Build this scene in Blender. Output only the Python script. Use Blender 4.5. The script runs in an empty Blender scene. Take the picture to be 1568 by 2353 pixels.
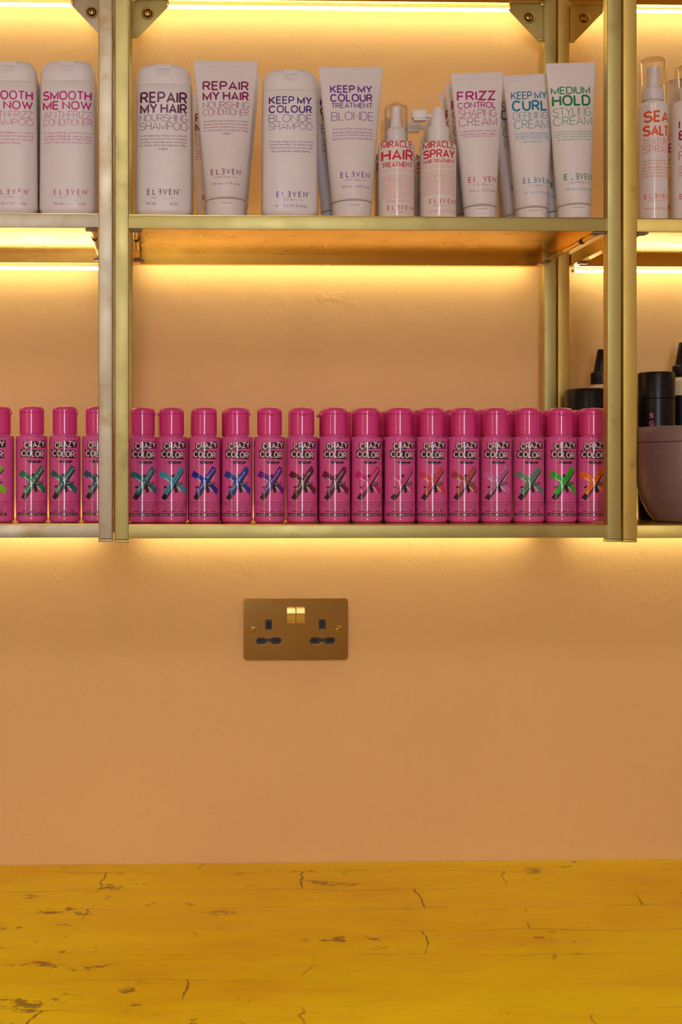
import bpy, bmesh, math, random
from mathutils import Vector, Matrix
random.seed(7)
SC = bpy.context.scene
COL = SC.collection
PI = math.pi

# ------------------------------------------------------------------ camera, world, exposure
cam_d = bpy.data.cameras.new('camera')
cam = bpy.data.objects.new('camera', cam_d)
COL.objects.link(cam)
cam.location = (-0.2507, -1.8206, 1.43446)
cam.rotation_euler = (PI/2, 0, -0.0297)
cam_d.sensor_fit = 'VERTICAL'
cam_d.sensor_height = 36.0
cam_d.sensor_width = 24.0
cam_d.lens = 3025.9*36.0/2353.0
cam_d.shift_x = (784-450.4)/2353.0
cam_d.shift_y = (1097.56-1176.5)/2353.0
cam_d.clip_start = 0.05
cam_d.dof.use_dof = True
cam_d.dof.focus_distance = 1.575
cam_d.dof.aperture_fstop = 6.3
SC.camera = cam
SC.view_settings.view_transform = 'Standard'
SC.view_settings.look = 'None'
SC.view_settings.exposure = 0.0
SC.view_settings.gamma = 1.0
SC.view_settings.use_curve_mapping = False
SC.cycles.use_denoising = True
SC.cycles.max_bounces = 10
SC.cycles.diffuse_bounces = 5
SC.cycles.glossy_bounces = 5
SC.cycles.transmission_bounces = 8
SC.cycles.transparent_max_bounces = 12
SC.cycles.caustics_refractive = False
SC.cycles.sample_clamp_indirect = 6.0
w = bpy.data.worlds.new('world'); SC.world = w; w.use_nodes = True
w.node_tree.nodes['Background'].inputs[0].default_value = (0.8, 0.85, 1.0, 1)
w.node_tree.nodes['Background'].inputs[1].default_value = 0.3

LED_POWER = 21.5
LED_COLOR = (1.0, 0.90, 0.50)
WINDOW_POWER = 13.5
WINDOW_COLOR = (0.90, 0.90, 1.0)
CEILING_FILL_POWER = 9.8
CEILING_FILL_COLOR = (1.0, 0.83, 0.76)
TUBE_POWER = 14.0
TUBE_COLOR = (1.0, 0.75, 0.40)

# ------------------------------------------------------------------ materials
def lin(r, g, b):
    f = lambda c: (c/255/12.92) if c/255 <= .04045 else ((c/255+.055)/1.055)**2.4
    return (f(r), f(g), f(b), 1)

def new_mat(name):
    m = bpy.data.materials.new(name); m.use_nodes = True
    nt = m.node_tree
    return m, nt, nt.nodes['Principled BSDF']

def N(nt, typ, **kw):
    n = nt.nodes.new(typ)
    for k, v in kw.items(): setattr(n, k, v)
    return n

def noise(nt, scale, detail=3, rough=.5, vec=None, stretch=None):
    t = N(nt, 'ShaderNodeTexNoise')
    t.inputs['Scale'].default_value = scale
    t.inputs['Detail'].default_value = detail
    t.inputs['Roughness'].default_value = rough
    if vec is None:
        vec = N(nt, 'ShaderNodeTexCoord').outputs['Object']
    if stretch:
        mp = N(nt, 'ShaderNodeMapping'); mp.inputs['Scale'].default_value = stretch
        nt.links.new(vec, mp.inputs['Vector']); vec = mp.outputs['Vector']
    nt.links.new(vec, t.inputs['Vector'])
    return t.outputs['Fac']

def ramp(nt, fac, stops):
    r = N(nt, 'ShaderNodeValToRGB')
    els = r.color_ramp.elements
    while len(els) < len(stops): els.new(.5)
    for e, (p, c) in zip(els, stops): e.position = p; e.color = c
    nt.links.new(fac, r.inputs['Fac'])
    return r.outputs['Color']

def g(v): return (v, v, v, 1)

def add_bump(nt, b, h, strength, dist):
    bp = N(nt, 'ShaderNodeBump')
    bp.inputs['Strength'].default_value = strength
    bp.inputs['Distance'].default_value = dist
    nt.links.new(h, bp.inputs['Height'])
    nt.links.new(bp.outputs['Normal'], b.inputs['Normal'])
    return bp

def mixcol(nt, fac, a, bcol, mode='MIX'):
    m = N(nt, 'ShaderNodeMix', data_type='RGBA', blend_type=mode)
    for s, v in ((0, fac), (6, a), (7, bcol)):
        if isinstance(v, (tuple, list)): m.inputs[s].default_value = v
        elif isinstance(v, (int, float)): m.inputs[s].default_value = v
        else: nt.links.new(v, m.inputs[s])
    return m.outputs[2]

def plastic(name, col, rough=.4, var=.06, coat=0.0, spec=.5, sss=0.0, bump=0.0):
    m, nt, b = new_mat(name)
    n = noise(nt, 60, 2)
    c2 = tuple(max(0, x*(1-var)) for x in col[:3])+(1,)
    nt.links.new(ramp(nt, n, [(.3, c2), (.7, col)]), b.inputs['Base Color'])
    nt.links.new(ramp(nt, noise(nt, 140, 2), [(.3, g(rough*.9)), (.7, g(min(1, rough*1.1)))]), b.inputs['Roughness'])
    b.inputs['Specular IOR Level'].default_value = spec
    b.inputs['Coat Weight'].default_value = coat
    b.inputs['Coat Roughness'].default_value = .02
    if bump: add_bump(nt, b, noise(nt, 500, 2), bump, .0004)
    return m

_ink = {}
def ink(col, rough=.35, metal=0.0):
    k = (col, rough, metal)
    if k not in _ink:
        m = plastic('printed_ink', lin(*col), max(rough, .4), .03, coat=.9, spec=.25)
        m.node_tree.nodes['Principled BSDF'].inputs['Metallic'].default_value = metal
        _ink[k] = m
    return _ink[k]

def gold_paint(name, base, worn, rough=.30, metal=.9, wear=.5, bump=.12):
    m, nt, b = new_mat(name)
    patch = noise(nt, 13, 7, .66)
    col = ramp(nt, patch, [(.30, worn), (.30+.28*wear, base), (1, base)])
    fine = noise(nt, 55, 5, .6)
    col = mixcol(nt, ramp(nt, fine, [(.60, g(0)), (.80, g(.35))]), col, worn)
    nt.links.new(col, b.inputs['Base Color'])
    b.inputs['Metallic'].default_value = metal
    nt.links.new(ramp(nt, noise(nt, 25, 5), [(.3, g(rough*.9)), (.7, g(rough*1.15))]), b.inputs['Roughness'])
    if bump: add_bump(nt, b, noise(nt, 160, 4), bump, .0006)
    return m

GOLD_MID = gold_paint('brushed_gold_paint', (.57, .515, .20, 1), (.42, .34, .13, 1), .48, .88, .5)
GOLD_LEFT = gold_paint('worn_gold_paint', (.57, .52, .37, 1), (.40, .29, .13, 1), .48, .88, .75)
GOLD_RIGHT = gold_paint('gold_paint', (.70, .54, .15, 1), (.45, .33, .12, 1), .48, .88, .3)
LIT_SHEET = {m: gold_paint(m.name+'_sheet', c, w2, .25, .95, .3, 0) for m, c, w2 in ((GOLD_MID, (.86, .56, .10, 1), (.84, .545, .095, 1)), (GOLD_LEFT, (.86, .58, .15, 1), (.84, .565, .14, 1)), (GOLD_RIGHT, (.86, .56, .10, 1), (.84, .545, .095, 1)))}  # same paint as the posts, its gold enriched for the light strips' glow
BRASS = gold_paint('satin_brass', (.50, .33, .10, 1), (.46, .29, .08, 1), .14, 1.0, .3, .03)
BRASS_BRIGHT = gold_paint('polished_brass', (.80, .58, .20, 1), (.74, .50, .16, 1), .28, 1.0, .3)
STEEL = gold_paint('dull_steel', (.45, .42, .36, 1), (.3, .27, .2, 1), .4, 1.0, .5)
WHITE = plastic('white_plastic', (.80, .775, .785, 1), .34, .03)
WHITE_TUBE = plastic('white_tube_plastic', (.80, .765, .765, 1), .42, .03)
WHITE_GLOSS = plastic('glossy_white_plastic', (.82, .77, .74, 1), .16, .03)
PINK = plastic('pink_plastic', (.76, .105, .37, 1), .50, .05, coat=1.0, spec=.25)
PINK_CAP = plastic('pink_cap_plastic', (.78, .045, .29, 1), .45, .05, coat=1.0, spec=.25)
BLACK = plastic('black_plastic', (.006, .006, .008, 1), .32, .1, spec=.3)
SOCKET_BLACK = plastic('socket_black', (.012, .013, .016, 1), .35, .1)
SLOT_SHADE = plastic('slot_shade', (.002, .002, .002, 1), .6, .1)  # near-black put in for the shade inside slots, gaps and holes
PINK_TUB = plastic('dusty_pink_plastic', (.235, .160, .155, 1), .30, .04)
CREAM = plastic('cream_plastic', (.75, .62, .38, 1), .3, .04)
CLIP = plastic('grey_clip_plastic', (.30, .25, .20, 1), .5, .1)

def clear_plastic():
    m = bpy.data.materials.new('clear_plastic'); m.use_nodes = True
    nt = m.node_tree; nt.nodes.clear()
    tr = N(nt, 'ShaderNodeBsdfTransparent'); gl = N(nt, 'ShaderNodeBsdfGlossy'); mx = N(nt, 'ShaderNodeMixShader'); o = N(nt, 'ShaderNodeOutputMaterial')
    fr = N(nt, 'ShaderNodeLayerWeight'); fr.inputs[0].default_value = .25
    nt.links.new(ramp(nt, fr.outputs['Facing'], [(0, (.985, .98, .975, 1)), (.80, (.96, .95, .94, 1)), (1, (.62, .58, .52, 1))]), tr.inputs[0])
    gl.inputs['Color'].default_value = g(.95)
    nt.links.new(ramp(nt, noise(nt, 80, 2), [(.3, g(.03)), (.7, g(.07))]), gl.inputs['Roughness'])
    nt.links.new(ramp(nt, fr.outputs['Fresnel'], [(0, g(.0)), (1, g(.38))]), mx.inputs[0])
    nt.links.new(tr.outputs[0], mx.inputs[1]); nt.links.new(gl.outputs[0], mx.inputs[2]); nt.links.new(mx.outputs[0], o.inputs[0])
    return m
CLEAR = clear_plastic()

def wall_mat(name, col, bumpy=True):
    m, nt, b = new_mat(name)
    n = noise(nt, 2.2, 5)
    c2 = tuple(x*.93 for x in col[:3])+(1,)
    c = ramp(nt, n, [(.3, c2), (.7, col)])
    nt.links.new(c, b.inputs['Base Color'])
    b.inputs['Roughness'].default_value = .55
    b.inputs['Specular IOR Level'].default_value = .3
    if bumpy:
        a1 = noise(nt, 55, 6, .6)
        a2 = noise(nt, 230, 4, .6)
        a3 = noise(nt, 30, 2)
        sp = ramp(nt, a3, [(.70, g(0)), (.76, g(1))])
        add = N(nt, 'ShaderNodeMath', operation='MULTIPLY_ADD')
        nt.links.new(a2, add.inputs[0]); add.inputs[1].default_value = .35
        nt.links.new(a1, add.inputs[2])
        add2 = N(nt, 'ShaderNodeMath', operation='MULTIPLY_ADD')
        nt.links.new(sp, add2.inputs[0]); add2.inputs[1].default_value = .5
        nt.links.new(add.outputs[0], add2.inputs[2])
        add_bump(nt, b, add2.outputs[0], .6, .0022)
    return m
WALL = wall_mat('peach_wall_paint', (.85, .56, .255, 1))
ROOM = wall_mat('room_wall_paint', (.88, .72, .52, 1), False)
CEIL = wall_mat('ceiling_paint', (.75, .70, .66, 1), False)
FLOORM = wall_mat('floor_finish', (.22, .16, .12, 1), False)

def emit(name, col, power):
    m = bpy.data.materials.new(name); m.use_nodes = True
    nt = m.node_tree; nt.nodes.clear()
    e = N(nt, 'ShaderNodeEmission'); o = N(nt, 'ShaderNodeOutputMaterial')
    e.inputs[0].default_value = (*col, 1); e.inputs[1].default_value = power
    nt.links.new(e.outputs[0], o.inputs[0])
    return m
LEDM = emit('led_glow', LED_COLOR, LED_POWER)
PANE = emit('bright_window', WINDOW_COLOR, WINDOW_POWER)
CEILM = emit('ceiling_fill_glow', CEILING_FILL_COLOR, CEILING_FILL_POWER)
TUBEM = emit('warm_tube_glow', TUBE_COLOR, TUBE_POWER)

def counter_mat():
    m, nt, b = new_mat('gold_leaf_counter')
    tc = N(nt, 'ShaderNodeTexCoord').outputs['Object']
    n1 = noise(nt, 3.0, 6, .6, tc, (1, 2.2, 1))
    n2 = noise(nt, 9.0, 8, .65, tc, (1, 4.5, 1))
    base = ramp(nt, n1, [(.34, (.86, .55, .0005, 1)), (.62, (.99, .79, .0005, 1))])
    base = mixcol(nt, ramp(nt, n2, [(.42, g(0)), (.75, g(.55))]), base, (1.0, .86, .001, 1))
    # brushed scratches
    n3 = noise(nt, 30, 6, .7, tc, (.25, 5, 1))
    base = mixcol(nt, ramp(nt, n3, [(.56, g(0)), (.78, g(.45))]), base, (.68, .41, .002, 1))
    # sheet joints and cracks of the leaf
    mp = N(nt, 'ShaderNodeMapping'); mp.inputs['Scale'].default_value = (3.6, 8.0, 1); mp.inputs['Rotation'].default_value = (0, 0, .04)
    wob = N(nt, 'ShaderNodeTexNoise'); wob.inputs['Scale'].default_value = 7; wob.inputs['Detail'].default_value = 4
    nt.links.new(tc, wob.inputs['Vector'])
    wv = N(nt, 'ShaderNodeVectorMath', operation='MULTIPLY_ADD')
    nt.links.new(wob.outputs['Color'], wv.inputs[0]); wv.inputs[1].default_value = (.10, .05, 0)
    nt.links.new(tc, wv.inputs[2])
    nt.links.new(wv.outputs[0], mp.inputs['Vector'])
    br = N(nt, 'ShaderNodeTexBrick')
    br.inputs['Scale'].default_value = 1.0; br.inputs['Mortar Size'].default_value = .0045
    br.inputs['Brick Width'].default_value = 1.0; br.inputs['Row Height'].default_value = .62
    br.inputs['Color1'].default_value = g(0); br.inputs['Color2'].default_value = g(0); br.inputs['Mortar'].default_value = g(1)
    nt.links.new(mp.outputs['Vector'], br.inputs['Vector'])
    msk = ramp(nt, noise(nt, 5.5, 4, .6, tc), [(.47, g(0)), (.56, g(.8))])
    ck = N(nt, 'ShaderNodeMath', operation='MULTIPLY')
    nt.links.new(br.outputs['Color'], ck.inputs[0]); nt.links.new(msk, ck.inputs[1])
    base = mixcol(nt, ck.outputs[0], base, (.20, .105, .02, 1))
    # flaked patches
    f1 = noise(nt, 17, 9, .72, tc, (1, 1.7, 1))
    f2 = noise(nt, 4.3, 3, .5, tc)
    fl = N(nt, 'ShaderNodeMath', operation='MULTIPLY')
    nt.links.new(ramp(nt, f1, [(.585, g(0)), (.615, g(.8))]), fl.inputs[0])
    nt.links.new(ramp(nt, f2, [(.49, g(0)), (.56, g(1))]), fl.inputs[1])
    base = mixcol(nt, fl.outputs[0], base, (.24, .125, .03, 1))
    nt.links.new(base, b.inputs['Base Color'])
    b.inputs['Metallic'].default_value = .25
    b.inputs['Specular IOR Level'].default_value = .15
    nt.links.new(ramp(nt, n2, [(.3, g(.32)), (.7, g(.48))]), b.inputs['Roughness'])
    add_bump(nt, b, n3, .10, .0008)
    return m
COUNTER = counter_mat()

# ------------------------------------------------------------------ mesh helpers
class MB:
    """collects shapes with material slots and links them as ONE mesh object"""
    def __init__(s): s.v = []; s.f = []; s.m = []; s.mats = []
    def slot(s, mat):
        if mat not in s.mats: s.mats.append(mat)
        return s.mats.index(mat)
    def raw(s, v, f, mat):
        o = len(s.v); k = s.slot(mat)
        s.v += [tuple(p) for p in v]; s.f += [tuple(i+o for i in q) for q in f]; s.m += [k]*len(f)
    def frombm(s, bm, mat):
        bm.verts.ensure_lookup_table(); bm.verts.index_update()
        s.raw([v.co[:] for v in bm.verts], [[v.index for v in f.verts] for f in bm.faces], mat); bm.free()
    def box(s, x0, x1, y0, y1, z0, z1, mat, bev=0, seg=2, rot=None):
        bm = bmesh.new()
        bmesh.ops.create_cube(bm, size=1)
        for v in bm.verts:
            v.co = Vector((x0+(v.co.x+.5)*(x1-x0), y0+(v.co.y+.5)*(y1-y0), z0+(v.co.z+.5)*(z1-z0)))
        if bev: bmesh.ops.bevel(bm, geom=bm.edges[:], offset=bev, segments=seg, affect='EDGES', profile=.5)
        if rot is not None:
            c = Vector(((x0+x1)/2, (y0+y1)/2, (z0+z1)/2))
            for v in bm.verts: v.co = c + rot @ (v.co-c)
        s.frombm(bm, mat)
    def lathe(s, prof, mat, seg=48, c=(0, 0), cap0=True, cap1=True, axis='z', o=(0, 0, 0), fn=None):
        v = []; f = []
        for r, z in prof:
            for i in range(seg):
                a = 2*PI*i/seg
                p = (c[0]+r*math.cos(a), c[1]+r*math.sin(a), z)
                if fn: p = fn(p)
                if axis == 'y': p = (p[0]+o[0], -p[2]+o[1], p[1]+o[2])
                elif axis == 'x': p = (p[2]+o[0], p[0]+o[1], p[1]+o[2])
                v.append(p)
        n = len(prof)
        for j in range(n-1):
            for i in range(seg):
                k = (i+1) % seg
                f.append((j*seg+i, j*seg+k, (j+1)*seg+k, (j+1)*seg+i))
        if cap0: f.append(tuple(reversed(range(seg))))
        if cap1: f.append(tuple((n-1)*seg+i for i in range(seg)))
        s.raw(v, f, mat)
    def loft(s, secs, mat, seg=72, fn=None, cap0=True, cap1=True):
        v = []; f = []
        for z, a, b, n in secs:
            for i in range(seg):
                t = 2*PI*i/seg; ct, st = math.cos(t), math.sin(t)
                p = (a*math.copysign(abs(ct)**(2/n), ct), b*math.copysign(abs(st)**(2/n), st), z)
                if fn: p = fn(p)
                v.append(p)
        m = len(secs)
        for j in range(m-1):
            for i in range(seg):
                k = (i+1) % seg
                f.append((j*seg+i, j*seg+k, (j+1)*seg+k, (j+1)*seg+i))
        if cap0: f.append(tuple(reversed(range(seg))))
        if cap1: f.append(tuple((m-1)*seg+i for i in range(seg)))
        s.raw(v, f, mat)
    def prism(s, poly, y0, y1, mat):
        """polygon in x,z extruded along y"""
        n = len(poly)
        v = [(x, y0, z) for x, z in poly]+[(x, y1, z) for x, z in poly]
        f = [tuple(range(n)), tuple(reversed(range(n, 2*n)))]
        f += [(i, i+n, (i+1) % n+n, (i+1) % n) for i in range(n)]
        s.raw(v, f, mat)
    def build(s, name, parent=None, angle=38):
        me = bpy.data.meshes.new(name)
        me.from_pydata(s.v, [], s.f)
        for m in s.mats: me.materials.append(m)
        me.polygons.foreach_set('material_index', s.m)
        me.polygons.foreach_set('use_smooth', [True]*len(s.f))
        me.update()
        bm = bmesh.new(); bm.from_mesh(me)
        bmesh.ops.recalc_face_normals(bm, faces=[f for f in bm.faces if f.material_index < 1])
        bm.to_mesh(me); bm.free()
        me.set_sharp_from_angle(angle=math.radians(angle))
        o = bpy.data.objects.new(name, me); COL.objects.link(o)
        if parent is not None: o.parent = parent
        return o

def tag(o, label, cat, group=None):
    o['label'] = label; o['category'] = cat
    if group: o['group'] = group
    return o
def thing(name, label, cat, loc=(0, 0, 0), rot=(0, 0, 0), group=None):
    o = bpy.data.objects.new(name, None); COL.objects.link(o)
    o.empty_display_size = .02
    o.location = loc; o.rotation_euler = rot
    return tag(o, label, cat, group)
def struct(o): o['kind'] = 'structure'; return o
def dup(root, loc, rot, label, group=None):
    r = root.copy(); COL.objects.link(r); r.location = loc; r.rotation_euler = rot; r['label'] = label
    if group: r['group'] = group
    for ch in list(root.children):
        c = ch.copy(); COL.objects.link(c); c.parent = r
        for gc in list(ch.children):
            d = gc.copy(); COL.objects.link(d); d.parent = c
    return r

# ------------------------------------------------------------------ lettering
_tc = {}
def glyphs(txt, weight=0.0, res=3):
    k = (txt, weight, res)
    if k in _tc: return _tc[k]
    cu = bpy.data.curves.new('lettering', 'FONT')
    cu.body = txt; cu.size = 1; cu.resolution_u = res; cu.offset = weight
    cu.fill_mode = 'FRONT'
    ob = bpy.data.objects.new('lettering', cu); COL.objects.link(ob)
    dg = bpy.context.evaluated_depsgraph_get()
    me = bpy.data.meshes.new_from_object(ob.evaluated_get(dg))
    vs = [(v.co.x, v.co.y) for v in me.vertices]; fs = [tuple(p.vertices) for p in me.polygons]
    bpy.data.objects.remove(ob); bpy.data.curves.remove(cu); bpy.data.meshes.remove(me)
    x0 = min(p[0] for p in vs); x1 = max(p[0] for p in vs); y0 = min(p[1] for p in vs); y1 = max(p[1] for p in vs)
    asp = (x1-x0)/(y1-y0)
    vs = [((x-x0)/(x1-x0)-.5, (y-y0)/(y1-y0)-.5) for x, y in vs]
    _tc[k] = (vs, fs, asp)
    return _tc[k]

def _arc(cx, cy, rx, ry, a0, a1, n=14, e=2.0):
    pts = []
    for i in range(n+1):
        t = math.radians(a0+(a1-a0)*i/n); c, q = math.cos(t), math.sin(t)
        pts.append((cx+rx*math.copysign(abs(c)**(2/e), c), cy+ry*math.copysign(abs(q)**(2/e), q)))
    return pts
def _letter(ch):
    """centre lines of a plain grotesque capital: width, [polyline, ...]; height is 1"""
    L = {
     'A': (.76, [[(0, 0), (.38, 1), (.76, 0)], [(.12, .29), (.64, .29)]]),
     'B': (.66, [[(0, 0), (0, 1)], [(0, 1)]+_arc(.37, .765, .25, .235, 90, -90)+[(0, .53)], [(.30, .53)]+_arc(.39, .265, .27, .265, 90, -90)+[(0, 0)]]),
     'C': (.74, [_arc(.38, .5, .38, .5, 38, 322, 26, 2.3)]),
     'D': (.70, [[(0, 0), (0, 1)], [(0, 1), (.30, 1)]+_arc(.30, .5, .40, .5, 90, -90, 18, 2.3)+[(0, 0)]]),
     'E': (.55, [[(.55, 1), (0, 1), (0, 0), (.55, 0)], [(0, .52), (.50, .52)]]),
     'F': (.53, [[(.53, 1), (0, 1), (0, 0)], [(0, .50), (.48, .50)]]),
     'G': (.76, [_arc(.38, .5, .38, .5, 38, 345, 26, 2.3)+[(.76, .46), (.42, .46)]]),
     'H': (.68, [[(0, 0), (0, 1)], [(.68, 0), (.68, 1)], [(0, .52), (.68, .52)]]),
     'I': (.0, [[(0, 0), (0, 1)]]),
     'J': (.50, [[(.50, 1), (.50, .26)]+_arc(.25, .26, .25, .26, 0, -170)]),
     'K': (.66, [[(0, 0), (0, 1)], [(.64, 1), (0, .36)], [(.22, .58), (.66, 0)]]),
     'L': (.52, [[(0, 1), (0, 0), (.52, 0)]]),
     'M': (.84, [[(0, 0), (0, 1), (.42, .12), (.84, 1), (.84, 0)]]),
     'N': (.70, [[(0, 0), (0, 1), (.70, 0), (.70, 1)]]),
     'O': (.80, [_arc(.40, .5, .40, .5, 0, 360, 34, 2.3)]),
     'P': (.62, [[(0, 0), (0, 1)], [(0, 1)]+_arc(.35, .73, .27, .27, 90, -90)+[(0, .46)]]),
     'Q': (.80, [_arc(.40, .5, .40, .5, 0, 360, 34, 2.3), [(.5, .25), (.8, -.02)]]),
     'R': (.64, [[(0, 0), (0, 1)], [(0, 1)]+_arc(.36, .74, .26, .26, 90, -90)+[(0, .48)], [(.34, .48), (.64, 0)]]),
     'S': (.64, [_arc(.32, .755, .29, .245, 18, 270, 18)+_arc(.32, .255, .32, .255, 90, -162, 18)]),
     'T': (.64, [[(0, 1), (.64, 1)], [(.32, 1), (.32, 0)]]),
     'U': (.68, [[(0, 1), (0, .34)]+_arc(.34, .34, .34, .34, 180, 360, 16)+[(.68, 1)]]),
     'V': (.74, [[(0, 1), (.37, 0), (.74, 1)]]),
     'W': (1.06, [[(0, 1), (.27, 0), (.53, 1), (.79, 0), (1.06, 1)]]),
     'X': (.68, [[(0, 0), (.68, 1)], [(0, 1), (.68, 0)]]),
     'Y': (.70, [[(0, 1), (.35, .44), (.70, 1)], [(.35, .46), (.35, 0)]]),
     'Z': (.62, [[(0, 1), (.62, 1), (0, 0), (.62, 0)]]),
     '-': (.30, [[(0, .44), (.30, .44)]]),
    }
    return L[ch]
def thick(pts, t):
    """a polyline given a breadth t, mitred at its corners"""
    pts = [p for i, p in enumerate(pts) if i == 0 or math.dist(p, pts[i-1]) > 1e-7]
    closed = math.dist(pts[0], pts[-1]) < 1e-7
    if closed: pts = pts[:-1]
    n = len(pts); nr = []
    for i in range(n if closed else n-1):
        a, b = pts[i], pts[(i+1) % n]; d = math.hypot(b[0]-a[0], b[1]-a[1]) or 1e-9
        nr.append((-(b[1]-a[1])/d, (b[0]-a[0])/d))
    out = []
    for i in range(n):
        p, q = (nr[i-1], nr[i]) if closed else (nr[max(0, i-1)], nr[min(i, n-2)])
        m = (p[0]+q[0], p[1]+q[1]); l2 = m[0]**2+m[1]**2
        k = 2/l2 if l2 > .25 else 8
        m = (m[0]*k*t/2, m[1]*k*t/2)
        out.append(((pts[i][0]+m[0], pts[i][1]+m[1]), (pts[i][0]-m[0], pts[i][1]-m[1])))
    v = [x for pr_ in out for x in pr_]
    f = [(2*i+1, 2*((i+1) % n)+1, 2*((i+1) % n), 2*i) for i in range(n if closed else n-1)]
    return v, f

class Print:
    """flat artwork in u (right) and v (up), metres, later laid on a surface"""
    def __init__(s): s.items = []
    def text(s, txt, u0, u1, v0, v1, mat, weight=0.0, layer=0, ang=0.0, res=3, mirror=False):
        bold = weight if weight > 0 else 0
        vs, fs, asp = glyphs(txt, min(0, weight), res)
        cu, cv = (u0+u1)/2, (v0+v1)/2; W, H = u1-u0, v1-v0
        ca, sa = math.cos(ang), math.sin(ang)
        mx = -1 if mirror else 1
        pts = [(cu+mx*x*W*ca-y*H*sa, cv+mx*x*W*sa+y*H*ca) for x, y in vs]
        if mirror: fs = [tuple(reversed(q)) for q in fs]
        if bold < .006: s.items.append((pts, fs, mat, layer)); return
        d = bold*1.35*H/(1+2.7*bold); sx = (W-2*d)/W; sy = (H-2*d)/H    # heavier stroke: the letters overlaid on themselves
        for k, (ox, oy) in enumerate(((1, 0), (-1, 0)) if res == 1 else ((1, 1), (-1, 1), (1, -1), (-1, -1), (0, 0))):
            q = [((x-cu)*sx+cu+ox*d, (y-cv)*sy+cv+oy*d) for x, y in pts]
            s.items.append((q, fs, mat, layer+.02*k))
    def caps(s, txt, u0, u1, v0, v1, mat, tf=.12, layer=0, ang=0.0, mirror=False):
        """capitals fitted into a box, stroke breadth tf of the height"""
        W, H = u1-u0, v1-v0; t = tf*H; Hc = H-t
        gap = tf*.95+.10; x = 0; row = []
        for i, ch in enumerate(txt):
            if ch == ' ': x += .28; continue
            w_, pl = _letter(ch)
            if i and txt[i-1]+ch in ('LT', 'AV', 'AY', 'AT', 'TA', 'LY', 'TR', 'FA'): x -= .10
            row.append((x, w_, pl)); x += w_+gap
        tot = max(1e-6, x-gap); sx = (W-t)/tot if tot > .02 else 1
        cu, cv = (u0+u1)/2, (v0+v1)/2; ca, sa = math.cos(ang), math.sin(ang)
        for x, w_, pl in row:
            for k, ln in enumerate(pl):
                pts = [(((x+a)*sx-(W-t)/2), b*Hc-Hc/2) for a, b in ln]
                v, f = thick(pts, t)
                v = [(max(-W/2, min(W/2, a)), max(-H/2, min(H/2, b))) for a, b in v]
                if mirror: v = [(-a, b) for a, b in v]; f = [tuple(reversed(q)) for q in f]
                s.items.append(([(cu+a*ca-b*sa, cv+a*sa+b*ca) for a, b in v], f, mat, layer+.03*k))
    def poly(s, pts, mat, layer=0):
        s.items.append((list(pts), [tuple(range(len(pts)))], mat, layer))
    def rect(s, u0, u1, v0, v1, mat, layer=0): s.poly([(u0, v0), (u1, v0), (u1, v1), (u0, v1)], mat, layer)
    def lay(s, mb, surf, du=.002, dv=.008):
        for mat in {id(i[2]): i[2] for i in s.items}.values():
            bm = bmesh.new()
            for pts, fs, m, layer in s.items:
                if m is not mat: continue
                vv = [bm.verts.new((p[0], p[1], layer)) for p in pts]
                for q in fs:
                    try: bm.faces.new([vv[i] for i in q])
                    except ValueError: pass
            xs = [v.co.x for v in bm.verts]; ys = [v.co.y for v in bm.verts]
            for lo, hi, st, no in ((min(xs), max(xs), du, (1, 0, 0)), (min(ys), max(ys), dv, (0, 1, 0))):
                t = (math.floor(lo/st)+1)*st
                while t < hi:
                    bmesh.ops.bisect_plane(bm, geom=bm.verts[:]+bm.edges[:]+bm.faces[:], dist=1e-7, plane_co=Vector(no)*t, plane_no=no)
                    t += st
            for f in bm.faces:
                f.normal_update()
                if f.normal.z < 0: f.normal_flip()
            for v in bm.verts:
                v.co = Vector(surf(v.co.x, v.co.y, 8e-5+5e-5*v.co.z))
            mb.frombm(bm, mat)

def surf_ellipse(afn, bfn, n):
    """front (-y) side of a super-ellipse section a(z), b(z)"""
    def s(u, z, e):
        a, b = afn(z), bfn(z)
        q = max(-.985, min(.985, u/a)); x = q*a
        y = -b*(1-abs(q)**n)**(1/n)
        gx = math.copysign(abs(q)**(n-1)/a, q); gy = -(abs(y)/b)**(n-1)/b
        L = math.hypot(gx, gy)
        return (x+e*gx/L, y+e*gy/L, z)
    return s

B, T, S = .175, .068, .140      # stroke breadths: bold, thin, semi-bold

def logo(p, uc, w_, v0, v1, mat):
    h = v1-v0; lw = h*.52
    for i, ch in enumerate('ELEVEN'):
        c = uc-w_/2+lw/2+i*(w_-lw)/5
        ww = lw*(1.30 if ch in 'VN' else 1)
        p.caps(ch, c-ww/2, c+ww/2, v0, v1, mat, .125, mirror=(i == 2))
    p.text('TM', uc+w_/2+h*.15, uc+w_/2+h*.55, v1-h*.22, v1, mat, 0, res=1)
    aw = w_*.66
    for i, ch in enumerate('AUSTRALIA'):
        c = uc-aw/2+aw*i/8; q = h*.30
        p.caps(ch, c-q*(.1 if ch == 'I' else .42), c+q*(.1 if ch == 'I' else .42), v0-h*.64, v0-h*.64+q*1.1, mat, .15)

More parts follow.
